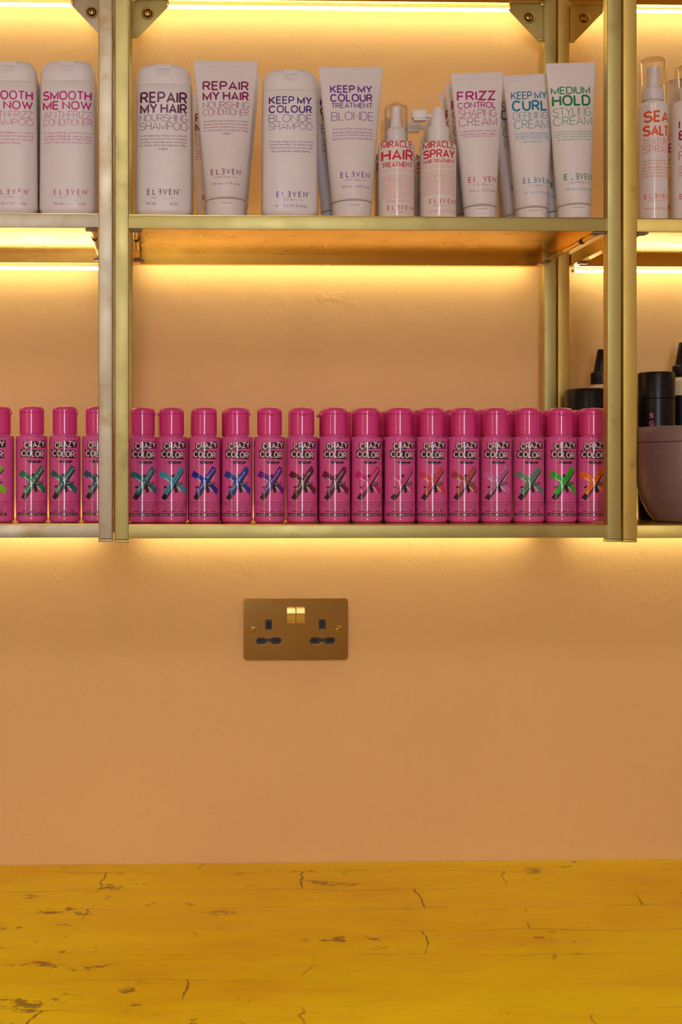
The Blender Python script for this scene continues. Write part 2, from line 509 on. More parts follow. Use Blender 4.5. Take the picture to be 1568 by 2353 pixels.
K = .000523                      # metres per photograph pixel on the front of the upper row
def label(xc, ybase, zoff, rows, col, para, pcol, logo_spec, vol, thincol=None, dx=0, taper=None):
    """rows: (text, x0, x1, ytop, ybottom, weight)"""
    p = Print(); m = ink(col, .22); mt = ink(thincol or col, .3); mp = ink(pcol, .4)
    U = lambda x: (x-xc)*K+dx
    def V(y):
        v = (ybase-y)*K+zoff
        if taper:                                                # the front of a tube leans back as it flattens
            R, H = taper; t = max(0, min(1, (v-.02)/(H-.028)))
            v += R*t**1.25/1.556*(.31+v)
        return v
    for t, x0, x1, y0, y1, wt in rows:
        p.caps(t, U(x0), U(x1), V(y1), V(y0), m if wt > .1 else mt, wt)
    if para:
        x0, x1, y0, y1, lines = para
        n = len(lines); st = (y1-y0)/n
        for i, (t, fr) in enumerate(lines):
            c = (x0+x1)/2; hw = (x1-x0)/2*fr
            p.text(t, U(c-hw), U(c+hw), V(y0+st*i+st*.86), V(y0+st*i), mp, .008, res=1)
    if logo_spec:
        x0, x1, y0, y1 = logo_spec
        logo(p, U((x0+x1)/2), (x1-x0)*K, V(y1), V(y0), m)
    if vol:
        t, x0, x1, y0, y1 = vol
        p.text(t, U(x0), U(x1), V(y1), V(y0), mp, .008, res=1)
    return p

# ------------------------------------------------------------------ product builders
def scoop(cx, zc, r, depth, yfront=True):
    def f(p):
        x, y, z = p
        if y < 0:
            d = math.hypot((x-cx), (z-zc)*1.1)/r
            if d < 1 and z < zc+r*.05: y += depth*min(1, (1-d)*2.2)
        return (x, y, z)
    return f

def flat_bottle(name, lab, cat, loc, rot, pr, H=.1815, W=.0675, group=None):
    """flat oval bottle with a snap-top cap and generous shoulders"""
    root = thing(name, lab, cat, loc, rot, group)
    a0 = W/2; b0 = .0185; n = 3.0; zs = H-.0255
    af = lambda z: a0-.0012*(z/H)
    mb = MB()
    secs = []
    for t in (0, .15, .3, .5, .7, .85, 1):
        q = math.sin(t*PI/2); r = .005; ra = .011
        secs.append((ra*(1-math.cos(t*PI/2)), af(0)-ra+ra*q, b0-r+r*q, n))
    for i in range(1, 13):
        z = .011+(zs-.0004-.011)*i/12; secs.append((z, af(z), b0, n))
    secs.append((zs, af(zs)-.0003, b0-.0003, n))
    mb.loft(secs, WHITE)
    pr.lay(mb, surf_ellipse(af, lambda z: b0, n), .003, .5)
    mb.build('body', root)
    c = MB(); secs = [(zs+.0001, af(zs)-.0003, b0-.0003, n), (zs+.0005, af(zs), b0, n)]
    r = .0165
    for i in range(1, 7): secs.append((zs+.0007+(H-zs-r-.0007)*i/6, af(zs)-.0002*i/6, b0, n))
    A = af(zs)-.0002
    for i in range(1, 15):
        t = i/14*PI/2
        secs.append((H-r+r*math.sin(t), A-r*.72*(1-math.cos(t))**1.1, b0-.007*(1-math.cos(t))**1.6, n))
    c.loft(secs, WHITE, 120, scoop(0, H-.0065, .0095, .0022))
    cap = c.build('cap', root)
    t = MB()
    t.box(-.0088, .0088, -b0+.0012, -b0+.0062, H-.0066, H-.0012, WHITE, .0008)
    t.build('lid_tab', cap)
    return root

def tube(name, lab, cat, loc, rot, pr, H=.184, Wt=.0765, Dc=.0478, hc=.0205, mat=None, group=None):
    """squeeze tube standing on its round cap, crimped flat at the top"""
    mat = mat or WHITE_TUBE
    root = thing(name, lab, cat, loc, rot, group)
    R = Dc/2; zb = hc+.0006; zt = H-.0075
    def af(z):
        t = max(0, min(1, (z-zb)/(zt-zb))); return (R+.0004)+(Wt/2-R-.0004)*t**1.05
    def bf(z):
        t = max(0, min(1, (z-zb)/(zt-zb))); return (R+.0004)*(1-t**1.25)+.0007
    nf = lambda z: 2.0
    mb = MB(); secs = [(zb, R-.0012, R-.0012, 2), (zb+.0004, R, R, 2)]
    for i in range(0, 29):
        z = zb+.0018+(zt-zb-.0018)*i/28; secs.append((z, af(z), bf(z), 2.0))
    secs += [(zt+.0004, Wt/2, .0011, 2.6), (H-.0006, Wt/2, .0011, 2.6), (H, Wt/2-.0004, .0007, 2.6)]
    mb.loft(secs, mat, 80)
    pr.lay(mb, surf_ellipse(af, bf, 2.0), .0025, .008)
    mb.build('body', root)
    c = MB()
    prof = [(R-.0022, 0), (R-.0012, .0004), (R-.0006, .0014)]
    for i in range(1, 15): prof.append((R-.0006+.0004*i/14, .0014+(hc-.004)*i/14))
    prof += [(R-.0001, hc-.0012), (R-.0012, hc)]
    c.lathe(prof, mat, 96, fn=scoop(0.0, hc*.72, .0085, .0016))
    c.build('cap', root)
    return root

def rod(mb, p, q, r, mat, seg=16):
    p, q = Vector(p), Vector(q); d = (q-p); L = d.length; d.normalize()
    M = d.to_track_quat('Z', 'Y').to_matrix()
    v = []; f = []
    for z in (0, L):
        for i in range(seg):
            a = 2*PI*i/seg; v.append(p+M @ Vector((r*math.cos(a), r*math.sin(a), z)))
    for i in range(seg):
        k = (i+1) % seg; f.append((i, k, seg+k, seg+i))
    f.append(tuple(reversed(range(seg)))); f.append(tuple(range(seg, 2*seg)))
    mb.raw(v, f, mat)

def spray_bottle(name, lab, cat, loc, rot, pr, R=.0217, hb=.0935, style='pump', cap_h=.044, cap_r=.0144, group=None, pump_s=1.0):
    root = thing(name, lab, cat, loc, rot, group)
    mb = MB(); prof = []
    for i in range(6):
        t = i/5*PI/2; prof.append((R-.003+.003*math.sin(t), .003*(1-math.cos(t))))
    for i in range(1, 8): prof.append((R, .003+(hb-.010)*i/8))
    for i in range(8):
        t = i/7*PI/2; prof.append((R-.0045+.0045*math.cos(t), hb-.0065+.005*math.sin(t)))
    prof += [(R*.62, hb-.0006), (R*.58, hb), (R*.56, hb+.002)]
    mb.lathe(prof, WHITE_GLOSS, 72)
    pr.lay(mb, surf_ellipse(lambda z: R, lambda z: R, 2.0), .002, .5)
    mb.build('body', root)
    s = pump_s
    c = MB()
    if style == 'pump':
        c.lathe([(.0128*s, hb+.0012), (.0131*s, hb+.002), (.0131*s, hb+.0130*s), (.0112*s, hb+.0158*s), (.0080*s, hb+.0172*s)], WHITE, 40)
        col = c.build('collar', root)
        h = MB()
        h.lathe([(.0078*s, hb+.0168*s), (.0078*s, hb+.022*s), (.0070*s, hb+.024*s), (.0066*s, hb+.038*s), (.0072*s, hb+.0395*s), (.0070*s, hb+.0420*s), (.0058*s, hb+.0428*s)], WHITE, 36)
        h.lathe([(.0016*s, 0), (.0016*s, .0016), (.0008*s, .0017)], WHITE, 12, axis='y', o=(0, -.0068*s, hb+.034*s))
        h.build('pump_head', root)
        k = MB(); hh = cap_h; r = cap_r
        o = [(r, hb+.0014), (r, hb+hh-.008)]+[(r-.0065*(1-math.cos(t)), hb+hh-.008+.008*math.sin(t)) for t in [i/7*PI/2 for i in range(1, 8)]]
        th = .0009
        o.append((.0006, o[-1][1]+.0001))
        i_ = [(max(.0005, a-th), b-(th if j > 1 else 0)) for j, (a, b) in enumerate(o)]
        k.lathe(list(reversed(o))+i_, CLEAR, 56)
        k.build('overcap', root)
    else:
        c.lathe([(.0130, hb+.0010), (.0134, hb+.002), (.0134, hb+.0165), (.0126, hb+.0185)], WHITE, 40)
        c.build('collar', root)
        h = MB()
        h.loft([(hb+.0187, .0100, .0100, 2.4), (hb+.022, .0100, .0100, 2.4), (hb+.030, .0088, .0095, 2.4), (hb+.037, .0078, .0088, 2.4), (hb+.0405, .0068, .0078, 2.2), (hb+.0422, .0040, .0050, 2)], WHITE, 40)
        hd = h.build('pump_head', root)
        a = MB()
        rod(a, (-.006, -.001, hb+.0325), (-.017, -.004, hb+.0325), .0030, WHITE)
        a.box(-.0315, -.0140, -.0105, .0005, hb+.0285, hb+.0385, WHITE, .0012)
        a.box(-.0295, -.0150, -.0100, 0, hb+.0255, hb+.0288, WHITE, .0008)
        a.build('nozzle_arm', hd)
    return root

# ------------------------------------------------------------------ room (setting)
RX0, RX1, RY0, RY1, RH = -2.3, 2.3, -4.6, 0.0, 3.0
WY = .020                         # face of the back wall
def slab(name, x0, x1, y0, y1, z0, z1, mat):
    mb = MB(); mb.box(x0, x1, y0, y1, z0, z1, mat); o = mb.build(name); return struct(o)
slab('wall_back', RX0-.1, RX1+.1, WY, .1+WY, 0, RH, WALL)
slab('wall_left', RX0-.1, RX0, RY0, WY, 0, RH, ROOM)
slab('wall_right', RX1, RX1+.1, RY0, WY, 0, RH, ROOM)
slab('floor', RX0-.1, RX1+.1, RY0-.1, .1, -.1, 0, FLOORM)
slab('ceiling', RX0-.1, RX1+.1, RY0-.1, .1, RH, RH+.1, CEIL)
WX0, WX1, WZ0, WZ1 = -0.68, 0.04, 1.12, 2.75
mb = MB()
mb.box(RX0-.1, WX0, RY0-.1, RY0, 0, RH, ROOM); mb.box(WX1, RX1+.1, RY0-.1, RY0, 0, RH, ROOM)
mb.box(WX0, WX1, RY0-.1, RY0, 0, WZ0, ROOM); mb.box(WX0, WX1, RY0-.1, RY0, WZ1, RH, ROOM)
struct(mb.build('wall_front'))
win = thing('window_1', 'bright shop window', 'window'); del win['label'], win['category']; struct(win)
mb = MB(); fw = .05
mb.box(WX0, WX0+fw, RY0-.07, RY0-.01, WZ0, WZ1, BLACK); mb.box(WX1-fw, WX1, RY0-.07, RY0-.01, WZ0, WZ1, BLACK)
mb.box(WX0+fw, WX1-fw, RY0-.07, RY0-.01, WZ0, WZ0+fw, BLACK); mb.box(WX0+fw, WX1-fw, RY0-.07, RY0-.01, WZ1-fw, WZ1, BLACK)
for z in (1.52, 2.12): mb.box(WX0+fw, WX1-fw, RY0-.06, RY0-.02, z-.02, z+.02, BLACK)
mb.build('window_frame', win)
mb = MB(); mb.box(WX0+.01, WX1-.01, RY0-.05, RY0-.04, WZ0+.01, WZ1-.01, PANE); mb.build('pane', win)

cl = thing('ceiling_fill_light', 'round ceiling lamp on the left of the room in front of the shelves', 'light', (-1.2, -3.1, RH), group='round ceiling lamps')  # no lamp known here; added out of view for general fill
mb = MB(); mb.lathe([(.34, -.05), (.35, -.045), (.35, 0)], WHITE, 48); mb.build('housing', cl)
mb = MB(); mb.lathe([(.32, -.056), (.325, -.0505)], CEILM, 48); mb.build('diffuser', cl)
dup(cl, (.25, -2.9, RH), (0, 0, 0), 'added unseen round ceiling fill lamp on the right in front of the shelves')  # second added fill lamp, placed to brighten reflections
for i, (y, yl) in enumerate(((-2.35, 'nearer the shelves'), (-2.62, 'nearer the window'))):
    t = thing('wall_lamp', 'vertical warm tube lamp on the left wall, the one '+yl, 'lamp', (RX0, y, 1.5), group=None)
    mb = MB(); mb.box(0, .02, -.03, .03, -.5, .5, WHITE, .004); mb.build('back_plate', t)
    mb = MB(); mb.lathe([(.018, -.48), (.018, .48)], TUBEM, 20, c=(.0385, 0)); mb.build('glowing_tube', t)

# ------------------------------------------------------------------ countertop
mb = MB(); mb.box(RX0, RX1, -.66, WY, .855, .8956, COUNTER, .003)
tag(mb.build('countertop'), 'worn gold leaf countertop running along the foot of the peach wall', 'countertop')

# ------------------------------------------------------------------ shelving units
FY = -.275; BY = -.0055; PW = .0165; PD = .0155
Z1, Z2, Z3 = 1.3791, 1.7429, 2.1055
LIP = .016
def shelf_mesh(z, gm):
    mb = MB(); t = .0010
    x0, x1 = -.3+PW+.0006, .3-PW-.0006; y0, y1 = FY+.0012, BY-.0012
    sm = LIT_SHEET[gm]                                              # tray smoother than the worn edges; strip-light glow put into its richer gold
    mb.box(x0, x1, y0, y1, z-t, z, sm)
    for (a, b, c, d) in ((x0, x1, y0, y0+t), (x0, x1, y1-t, y1), (x0, x0+t, y0+t, y1-t), (x1-t, x1, y0+t, y1-t)):
        mb.box(a, b, c, d, z-LIP, z-.0002 if c == y0 else z-t, gm if c == y0 and d == y0+t else sm, .0003 if c == y0 else 0)
    r = .009                                                    # inward return of the lips
    mb.box(x0+t, x1-t, y0+t, y0+.004, z-LIP, z-LIP+.0008, sm)
    mb.box(x0+t, x1-t, y1-t-r, y1-t, z-LIP, z-LIP+.0008, sm)
    mb.box(x0+t, x0+t+r, y0+.004, y1-r-t, z-LIP, z-LIP+.0008, sm)
    mb.box(x1-t-r, x1-t, y0+.004, y1-r-t, z-LIP, z-LIP+.0008, sm)
    # folded end tabs at the front corners
    mb.box(x0-.0012, x0+.0006, y0, y0+.012, z-LIP, z-.0006, gm, .0003)
    mb.box(x1-.0006, x1+.0012, y0, y0+.012, z-LIP, z-.0006, gm, .0003)
    return mb
def unit(xc, dz, gm, lab):
    u = thing('shelving_unit', lab, 'shelving unit', (xc, 0, dz), group='gold shelving units on the wall')
    for sx in (-1, 1):
        for fy in (FY, BY-PD):
            mb = MB(); xa = -.3 if sx < 0 else .3-PW
            mb.box(xa, xa+PW, fy, fy+PD, Z1-LIP-.0018, 2.45, gm, .0013, 3)
            p = mb.build('post', u)
            f = MB(); f.box(xa-.0004, xa+PW+.0004, fy-.0004, fy+PD+.0004, Z1-LIP-.0048, Z1-LIP-.0018, gm, .0008)
            f.build('foot', p)
    for z in (Z1, Z2, Z3):
        s = shelf_mesh(z, gm).build('shelf', u); sm = LIT_SHEET[gm]
        if z == Z2:
            for sx in (-1, 1):                                   # clips that hook the shelf to its posts
                xe = sx*(.3-PW-.0016)
                for fy in (FY+.006, BY-.050):
                    c = MB(); xs = sorted((xe, xe-sx*.0105))
                    c.box(xs[0], xs[1], fy+.002, fy+.007, z-LIP-.0016, z-.0018, gm, .0006)
                    c.box(*sorted((xe, xe-sx*.014)), fy-.003, fy+.012, z-LIP-.0020, z-LIP-.0003, CLIP, .0006)
                    if fy < -.2:
                        rod(c, (xe-sx*.0055, fy+.012, z-LIP), (xe-sx*.0055, fy+.058, z-LIP), .0030, sm)
                        rod(c, (xe-sx*.0060, fy+.0582, z-LIP), (xe-sx*.0060, fy+.066, z-LIP), .0037, SLOT_SHADE)  # dark length put in for the shaded hole in the flange
                        rod(c, (xe-sx*.0060, fy+.0662, z-LIP), (xe-sx*.0060, fy+.130, z-LIP), .0034, sm)
                    c.build('shelf_clip', s)
    for sx in (-1, 1):                                           # triangular corner plates under the top shelf
        mb = MB(); xo = sx*(.3-PW); y0 = BY-PD+.004
        zt = Z3-LIP-.001; L = .0495; Hh = .0525
        P = [(0, 0), (L, 0), (L, -.008), (.0065, -Hh), (0, -Hh)]
        poly = [(xo-sx*a, zt+b) for a, b in P]
        mb.prism(poly, y0, y0+.0014, gm)
        xs = lambda a, b: sorted((xo-sx*a, xo-sx*b))
        mb.box(*xs(0, .0012), y0-.0075, y0, zt-Hh, zt, gm)               # flange along the post
        mb.box(*xs(0, L), y0-.010, y0, zt-.0010, zt+.0004, gm)           # flange under the shelf
        mb.box(*xs(L-.0042, L), y0-.0045, y0-.0002, zt-.0095, zt+.0035, BRASS_BRIGHT, .0012)
        mb.box(*xs(.001, .0075), y0-.0040, y0-.0002, zt-Hh+.001, zt-Hh+.0055, gm, .0008)
        mb.box(*xs(-.001, .0045), y0-.0045, y0-.0002, zt-.0035, zt+.0035, BRASS_BRIGHT, .0012)
        br = mb.build('corner_bracket', u)
        s = MB(); cx = xo-sx*.0205; cz = zt-.0185
        s.lathe([(.0090, 0), (.0090, .0012), (.0084, .0018), (.0074, .0012)], gm, 40, axis='y', o=(cx, y0, cz))
        s.lathe([(.0074, .0012), (.0070, .0016), (.0062, .0014), (.0050, .0003)], gm, 40, axis='y', o=(cx, y0, cz), cap1=False)
        s.lathe([(.0048, .0002), (.0048, .0022), (.0034, .0032), (.0012, .0032)], BRASS, 24, axis='y', o=(cx, y0, cz))
        s.build('screw', br)
    return u
unit(-.6026, .0010, GOLD_LEFT, 'worn pale gold metal shelving unit cut off by the left edge')
unit(0, 0, GOLD_MID, 'pale gold metal shelving unit in the middle, above the socket')
unit(.6024, -.0005, GOLD_RIGHT, 'dark gold metal shelving unit cut off by the right edge')

def led(xc, z, lab, drop):
    mb = MB(); r = .0021; L = .272
    LY = -.0050 if drop > .003 else BY-.0012+r          # hung just under the back lip, or tucked behind it
    o = [(r, -L), (r, L)]
    mb.lathe(o, LEDM, 16, axis='x', o=(xc, LY, z-drop))
    t = mb.build('led_strip')
    for s in (-1, 1):
        e = MB(); e.lathe([(r*1.05, 0), (r*1.05, .004)], WHITE, 16, axis='x', o=(xc+s*L-(.004 if s < 0 else 0), LY, z-drop)); e.build('end_cap', t)
    tag(t, lab, 'light strip', 'warm light strips behind the shelves')
for xc, nm, dr in ((-.6026, 'left', (.0050, .0046, .0050)), (0, 'middle', (.0058, -.0032, .0050)), (.6024, 'right', (.0050, .0046, .0050))):
    for z, zn, d in ((Z3, 'top', dr[0]), (Z2, 'middle', dr[1]), (Z1, 'bottom', dr[2])):
        led(xc, z-LIP, 'glowing warm light strip on the wall under the %s shelf of the %s unit' % (zn, nm), d)

# ------------------------------------------------------------------ wall socket
def flat_curve_mesh(loops, ext, bev, name):
    cu = bpy.data.curves.new(name, 'CURVE'); cu.dimensions = '2D'; cu.fill_mode = 'BOTH'
    cu.extrude = ext; cu.bevel_depth = bev; cu.bevel_resolution = 2
    for lp in loops:
        sp = cu.splines.new('POLY'); sp.points.add(len(lp)-1); sp.use_cyclic_u = True
        for p, (x, y) in zip(sp.points, lp): p.co = (x, y, 0, 1)
    ob = bpy.data.objects.new(name, cu); COL.objects.link(ob)
    me = bpy.data.meshes.new_from_object(ob.evaluated_get(bpy.context.evaluated_depsgraph_get()))
    v = [(p.co.x, -p.co.z, p.co.y) for p in me.vertices]; f = [tuple(q.vertices) for q in me.polygons]
    bpy.data.objects.remove(ob); bpy.data.curves.remove(cu); bpy.data.meshes.remove(me)
    return v, f
def rrect(cx, cy, w_, h, r, n=6):
    pts = []
    for (sx, sy, a0) in ((1, 1, 0), (-1, 1, PI/2), (-1, -1, PI), (1, -1, 3*PI/2)):
        for i in range(n+1):
            a = a0+PI/2*i/n
            pts.append((cx+sx*(w_/2-r)+r*math.cos(a), cy+sy*(h/2-r)+r*math.sin(a)))
    return pts
SX, SZ = -.0562, 1.2224
so = thing('wall_socket', 'double brass wall socket with two switches on the peach wall', 'socket', (SX, WY, SZ))
PX = .1468/243.0
def spx(x, y): return ((x-684)*PX, (1447-y)*PX)
def bow(cx, cy):                                                 # the paired live and neutral opening
    q = [(-31, -1), (-26, -7.5), (-24, -8.5), (-10, -8.5), (-6, -6), (6, -6), (10, -8.5), (24, -8.5), (28, -7), (31, -1), (31, 2), (26, 9), (24, 9.5), (9, 9.5), (0, 3), (-9, 9.5), (-24, 9.5), (-27, 8), (-31, 3)]
    return [((cx-684+a)*PX, (1447-cy-b)*PX) for a, b in q]
holes = [bow(621, 1473), bow(746, 1473), rrect(*spx(621, 1436), 18*PX, 25*PX, .0016), rrect(*spx(745.5, 1436), 18*PX, 25*PX, .0016)]
v, f = flat_curve_mesh([rrect(0, 0, .1453, .0852, .0042)]+holes, .0012, .0008, 'plate')
mb = MB(); mb.raw([(a, b-.0026, c) for a, b, c in v], f, BRASS)
mb.box(-.069, .069, -.0012, 0, -.039, .039, SLOT_SHADE)
mb.build('face_plate', so)
for cx in (621, 745.5):
    mb = MB(); c = spx(cx, 1455)
    mb.box(c[0]-.0205, c[0]+.0205, -.0030, -.0013, c[1]-.0165, c[1]+.0205, SOCKET_BLACK)
    e = spx(cx, 1437)
    mb.box(e[0]-.0022, e[0]+.0022, -.00306, -.0029, e[1]-.0042, e[1]+.0042, SLOT_SHADE)
    for s in (-18, 18):
        e = spx(cx+s, 1473); mb.box(e[0]-.0040, e[0]+.0040, -.00306, -.0029, e[1]-.0020, e[1]+.0020, SLOT_SHADE)
    mb.build('outlet', so)
for cx in (673, 694.5):
    mb = MB(); c = spx(cx, 1415); hw = .0058; hh = .0120
    prof_r = [(0, -.0034), (.05, -.0054), (.11, -.0056), (.16, -.0048), (.40, -.0056), (.58, -.0068), (.63, -.0069), (.68, -.0068), (.92, -.0060), (1, -.0046)]
    n = len(prof_r)-1; vv = []; ff = []
    for x in (-hw, hw):
        for t, y in prof_r: vv.append((c[0]+x, y, c[1]-hh+2*hh*t))
        vv.append((c[0]+x, -.0020, c[1]+hh)); vv.append((c[0]+x, -.0020, c[1]-hh))
    m_ = n+3
    ff = [(i, i+1, m_+i+1, m_+i) for i in range(m_-1)]+[(m_-1, 0, m_, 2*m_-1), tuple(range(m_)), tuple(reversed(range(m_, 2*m_)))]
    mb.raw(vv, ff, BRASS_BRIGHT); mb.box(c[0]-hw-.0007, c[0]+hw+.0007, -.0030, -.0022, c[1]-hh-.0007, c[1]+hh+.0007, SLOT_SHADE)  # near-black surround put in for the shaded gap round the rocker
    mb.build('switch', so, 25)
for cx, cy in ((584, 1449), (783.5, 1447)):
    mb = MB(); c = spx(cx, cy)
    mb.lathe([(.0046, .0044), (.0046, .0048), (.0036, .0058), (.0018, .0061), (.0016, .0056)], BRASS, 28, axis='y', o=(c[0], 0, c[1]))
    mb.build('screw', so)

# ------------------------------------------------------------------ pink hair dye bottles
DR = .0193; DHB = .1050
M_BLACK = ink((30, 22, 28), .35); M_PALE = ink((246, 205, 226), .4); M_TXT = ink((74, 16, 52), .45); M_WHITE = ink((250, 236, 246), .4)
Q = .109e-3*1.0                                                  # metres per artwork unit
def dye_print(name, col, namecol, a=1.0):
    p = Print(); X0, Y0 = 577, 1372
    P = lambda x, y: ((x-X0)*Q, (Y0-y)*Q)
    def poly(pts, m, l): p.poly([P(*q) for q in pts], m, l)
    def txt(t, x0, x1, y0, y1, m, wt=0, l=0, ang=0, res=3):
        a0, b0 = P(x0, y1); a1, b1 = P(x1, y0); p.text(t, a0, a1, b0, b1, m, wt, l, ang, res)
    txt('EXP 06/2026', 612, 720, 413, 426, M_TXT, 0, 0, 0, 1)
    poly([(467, 483), (719, 458), (718, 538), (472, 553)], M_BLACK, 0)
    a0, b0 = P(476, 540); a1, b1 = P(713, 472); p.caps('CRAZY', a0, a1, b0, b1, M_PALE, .17, 2, .080)
    poly([(443, 557), (703, 572), (703, 662), (443, 645)], M_BLACK, 0)
    a0, b0 = P(449, 644); a1, b1 = P(699, 573); p.caps('COLOR', a0, a1, b0, b1, M_PALE, .17, 2, -.055)
    txt('by', 489, 513, 681, 700, M_TXT, .01, 0, 0, 1)
    a0, b0 = P(522, 713); a1, b1 = P(640, 681); p.caps('RENBOW', a0, a1, b0, b1, M_BLACK, .26, 0, -.04)
    poly([(632, 690), (650, 676), (648, 686), (668, 680), (660, 690), (682, 688), (662, 700), (668, 710), (650, 704), (640, 716), (634, 706)], M_BLACK, 0)
    txt('hair color', 612, 650, 716, 723, M_TXT, 0, 0, 0, 1)
    c = ink(col, .35)
    poly([(452, 785), (560, 857), (545, 925), (422, 846)], c, 0)         # falling stroke
    poly([(628, 905), (726, 988), (712, 1058), (612, 965)], c, 0)
    poly([(548, 860), (640, 930), (620, 985), (530, 918)], c, 0)
    poly([(474, 868), (480, 865), (532, 900), (528, 910)], M_WHITE, 1)
    poly([(612, 964), (622, 962), (668, 1012), (660, 1018)], M_WHITE, 1)
    poly([(640, 905), (678, 842), (684, 852), (652, 908)], ink((236, 160, 205), .4), 1)
    poly([(556, 832), (590, 826), (592, 852), (564, 874)], M_BLACK, 1)
    poly([(470, 966), (506, 958), (512, 976), (480, 986)], M_BLACK, 1)
    poly([(572, 942), (606, 930), (628, 1024), (598, 1038)], M_BLACK, 1)
    poly([(588, 930), (684, 912), (690, 936), (600, 958)], M_BLACK, 1)
    poly([(606, 938), (676, 922), (678, 926), (608, 943)], M_WHITE, 2)
    poly([(700, 782), (706, 796), (512, 1102), (500, 1094)], ink((110, 60, 100), .4), 1)
    poly([(688, 772), (697, 786), (487, 1122), (446, 1090), (480, 1036)], M_BLACK, 2)
    poly([(661, 735), (697, 757), (690, 790), (508, 1060), (470, 1034), (486, 1000)], c, 3)
    nm = ink(namecol, .4); n = len(name)
    L = min(330, n*31)*Q; h = 30*Q
    uc, vc = P(584, 899)
    p.text(name, uc-L/2, uc+L/2, vc-h/2, vc+h/2, nm, -.004, 4, math.atan2(265, 182), 2)
    txt('semi-permanent hair color cream', 410, 740, 1133, 1154, M_TXT, .020, 0, 0, 1)
    txt('Tinte crema de matiz semi-permanente', 417, 733, 1160, 1176, M_TXT, .010, 0, 0, 1)
    txt('Coloration semi-permanente en creme', 445, 706, 1181, 1197, M_TXT, .010, 0, 0, 1)
    txt('Semipermanente cremetinte', 482, 690, 1203, 1219, M_TXT, .010, 0, 0, 1)
    txt('100ml e 3.38 fl. oz. NET', 455, 700, 1228, 1253, M_TXT, .030, 0, 0, 1)
    poly([(416, 1263), (726, 1263), (724, 1296), (414, 1294)], M_BLACK, 0)
    txt('ORIGINAL and BEST SINCE 1977', 424, 716, 1271, 1289, M_PALE, -.002, 2, 0, 1)
    return p
def surf_side(u, z, e): return surf_ellipse(lambda q: DR, lambda q: DR, 2.0)(u, z, e)
def dye_bottle(lab, loc, rz, name, col, namecol, caprot):
    root = thing('hair_dye_bottle', lab, 'bottle', loc, (0, 0, rz), 'pink hair dye bottles in the front row')
    mb = MB(); prof = []
    for i in range(7):
        t = i/6*PI/2; prof.append((DR-.0042+.0042*math.sin(t), .0042*(1-math.cos(t))))
    for i in range(1, 9): prof.append((DR, .0042+(DHB-.0042-.0012)*i/8))
    prof += [(DR-.0003, DHB-.0005), (DR-.0011, DHB), (.0142, DHB+.0006), (.0138, DHB+.003)]
    mb.lathe(prof, PINK, 64)
    dye_print(name, col, namecol).lay(mb, surf_side, .002, .5)
    # dark corner of the back label reaching round the left side
    side = Print(); side.rect(-.0030, .0030, .0922, .1010, M_BLACK)
    side.rect(-.0028, .0028, .022, .088, M_TXT)
    R90 = lambda u, z, e: (lambda q: (q[1], -q[0], q[2]))(surf_side(u, z, e))
    side.lay(mb, R90, .002, .5)
    mb.build('body', root)
    c = MB(); r = .0152; z0 = DHB+.0022; z1 = .1418; zl = z1-.0088
    c.lathe([(r-.0012, z0), (r, z0+.0008), (r, zl-.0005), (r-.0006, zl)], PINK_CAP, 64)
    cap = c.build('cap', root); 
    l = MB(); pf = [(r-.0006, zl), (r, zl+.0005)]
    for i in range(9):
        t = i/8*PI/2; pf.append((r-.0048+.0048*math.cos(t), z1-.0058+.0048*math.sin(t)))
    pf += [(r*.45, z1-.0003), (.002, z1)]
    l.lathe(pf, PINK_CAP, 64)
    ca, sa = math.cos(caprot), math.sin(caprot)
    rot = Matrix.Rotation(caprot, 3, 'Z')
    l.box(r*ca*1.0-.0028, r*ca*1.0+.0012, r*sa-.004, r*sa+.004, zl-.0016, zl+.0022, PINK_CAP, .0010, 2, rot)   # thumb lip
    l.build('lid', cap)
    return root
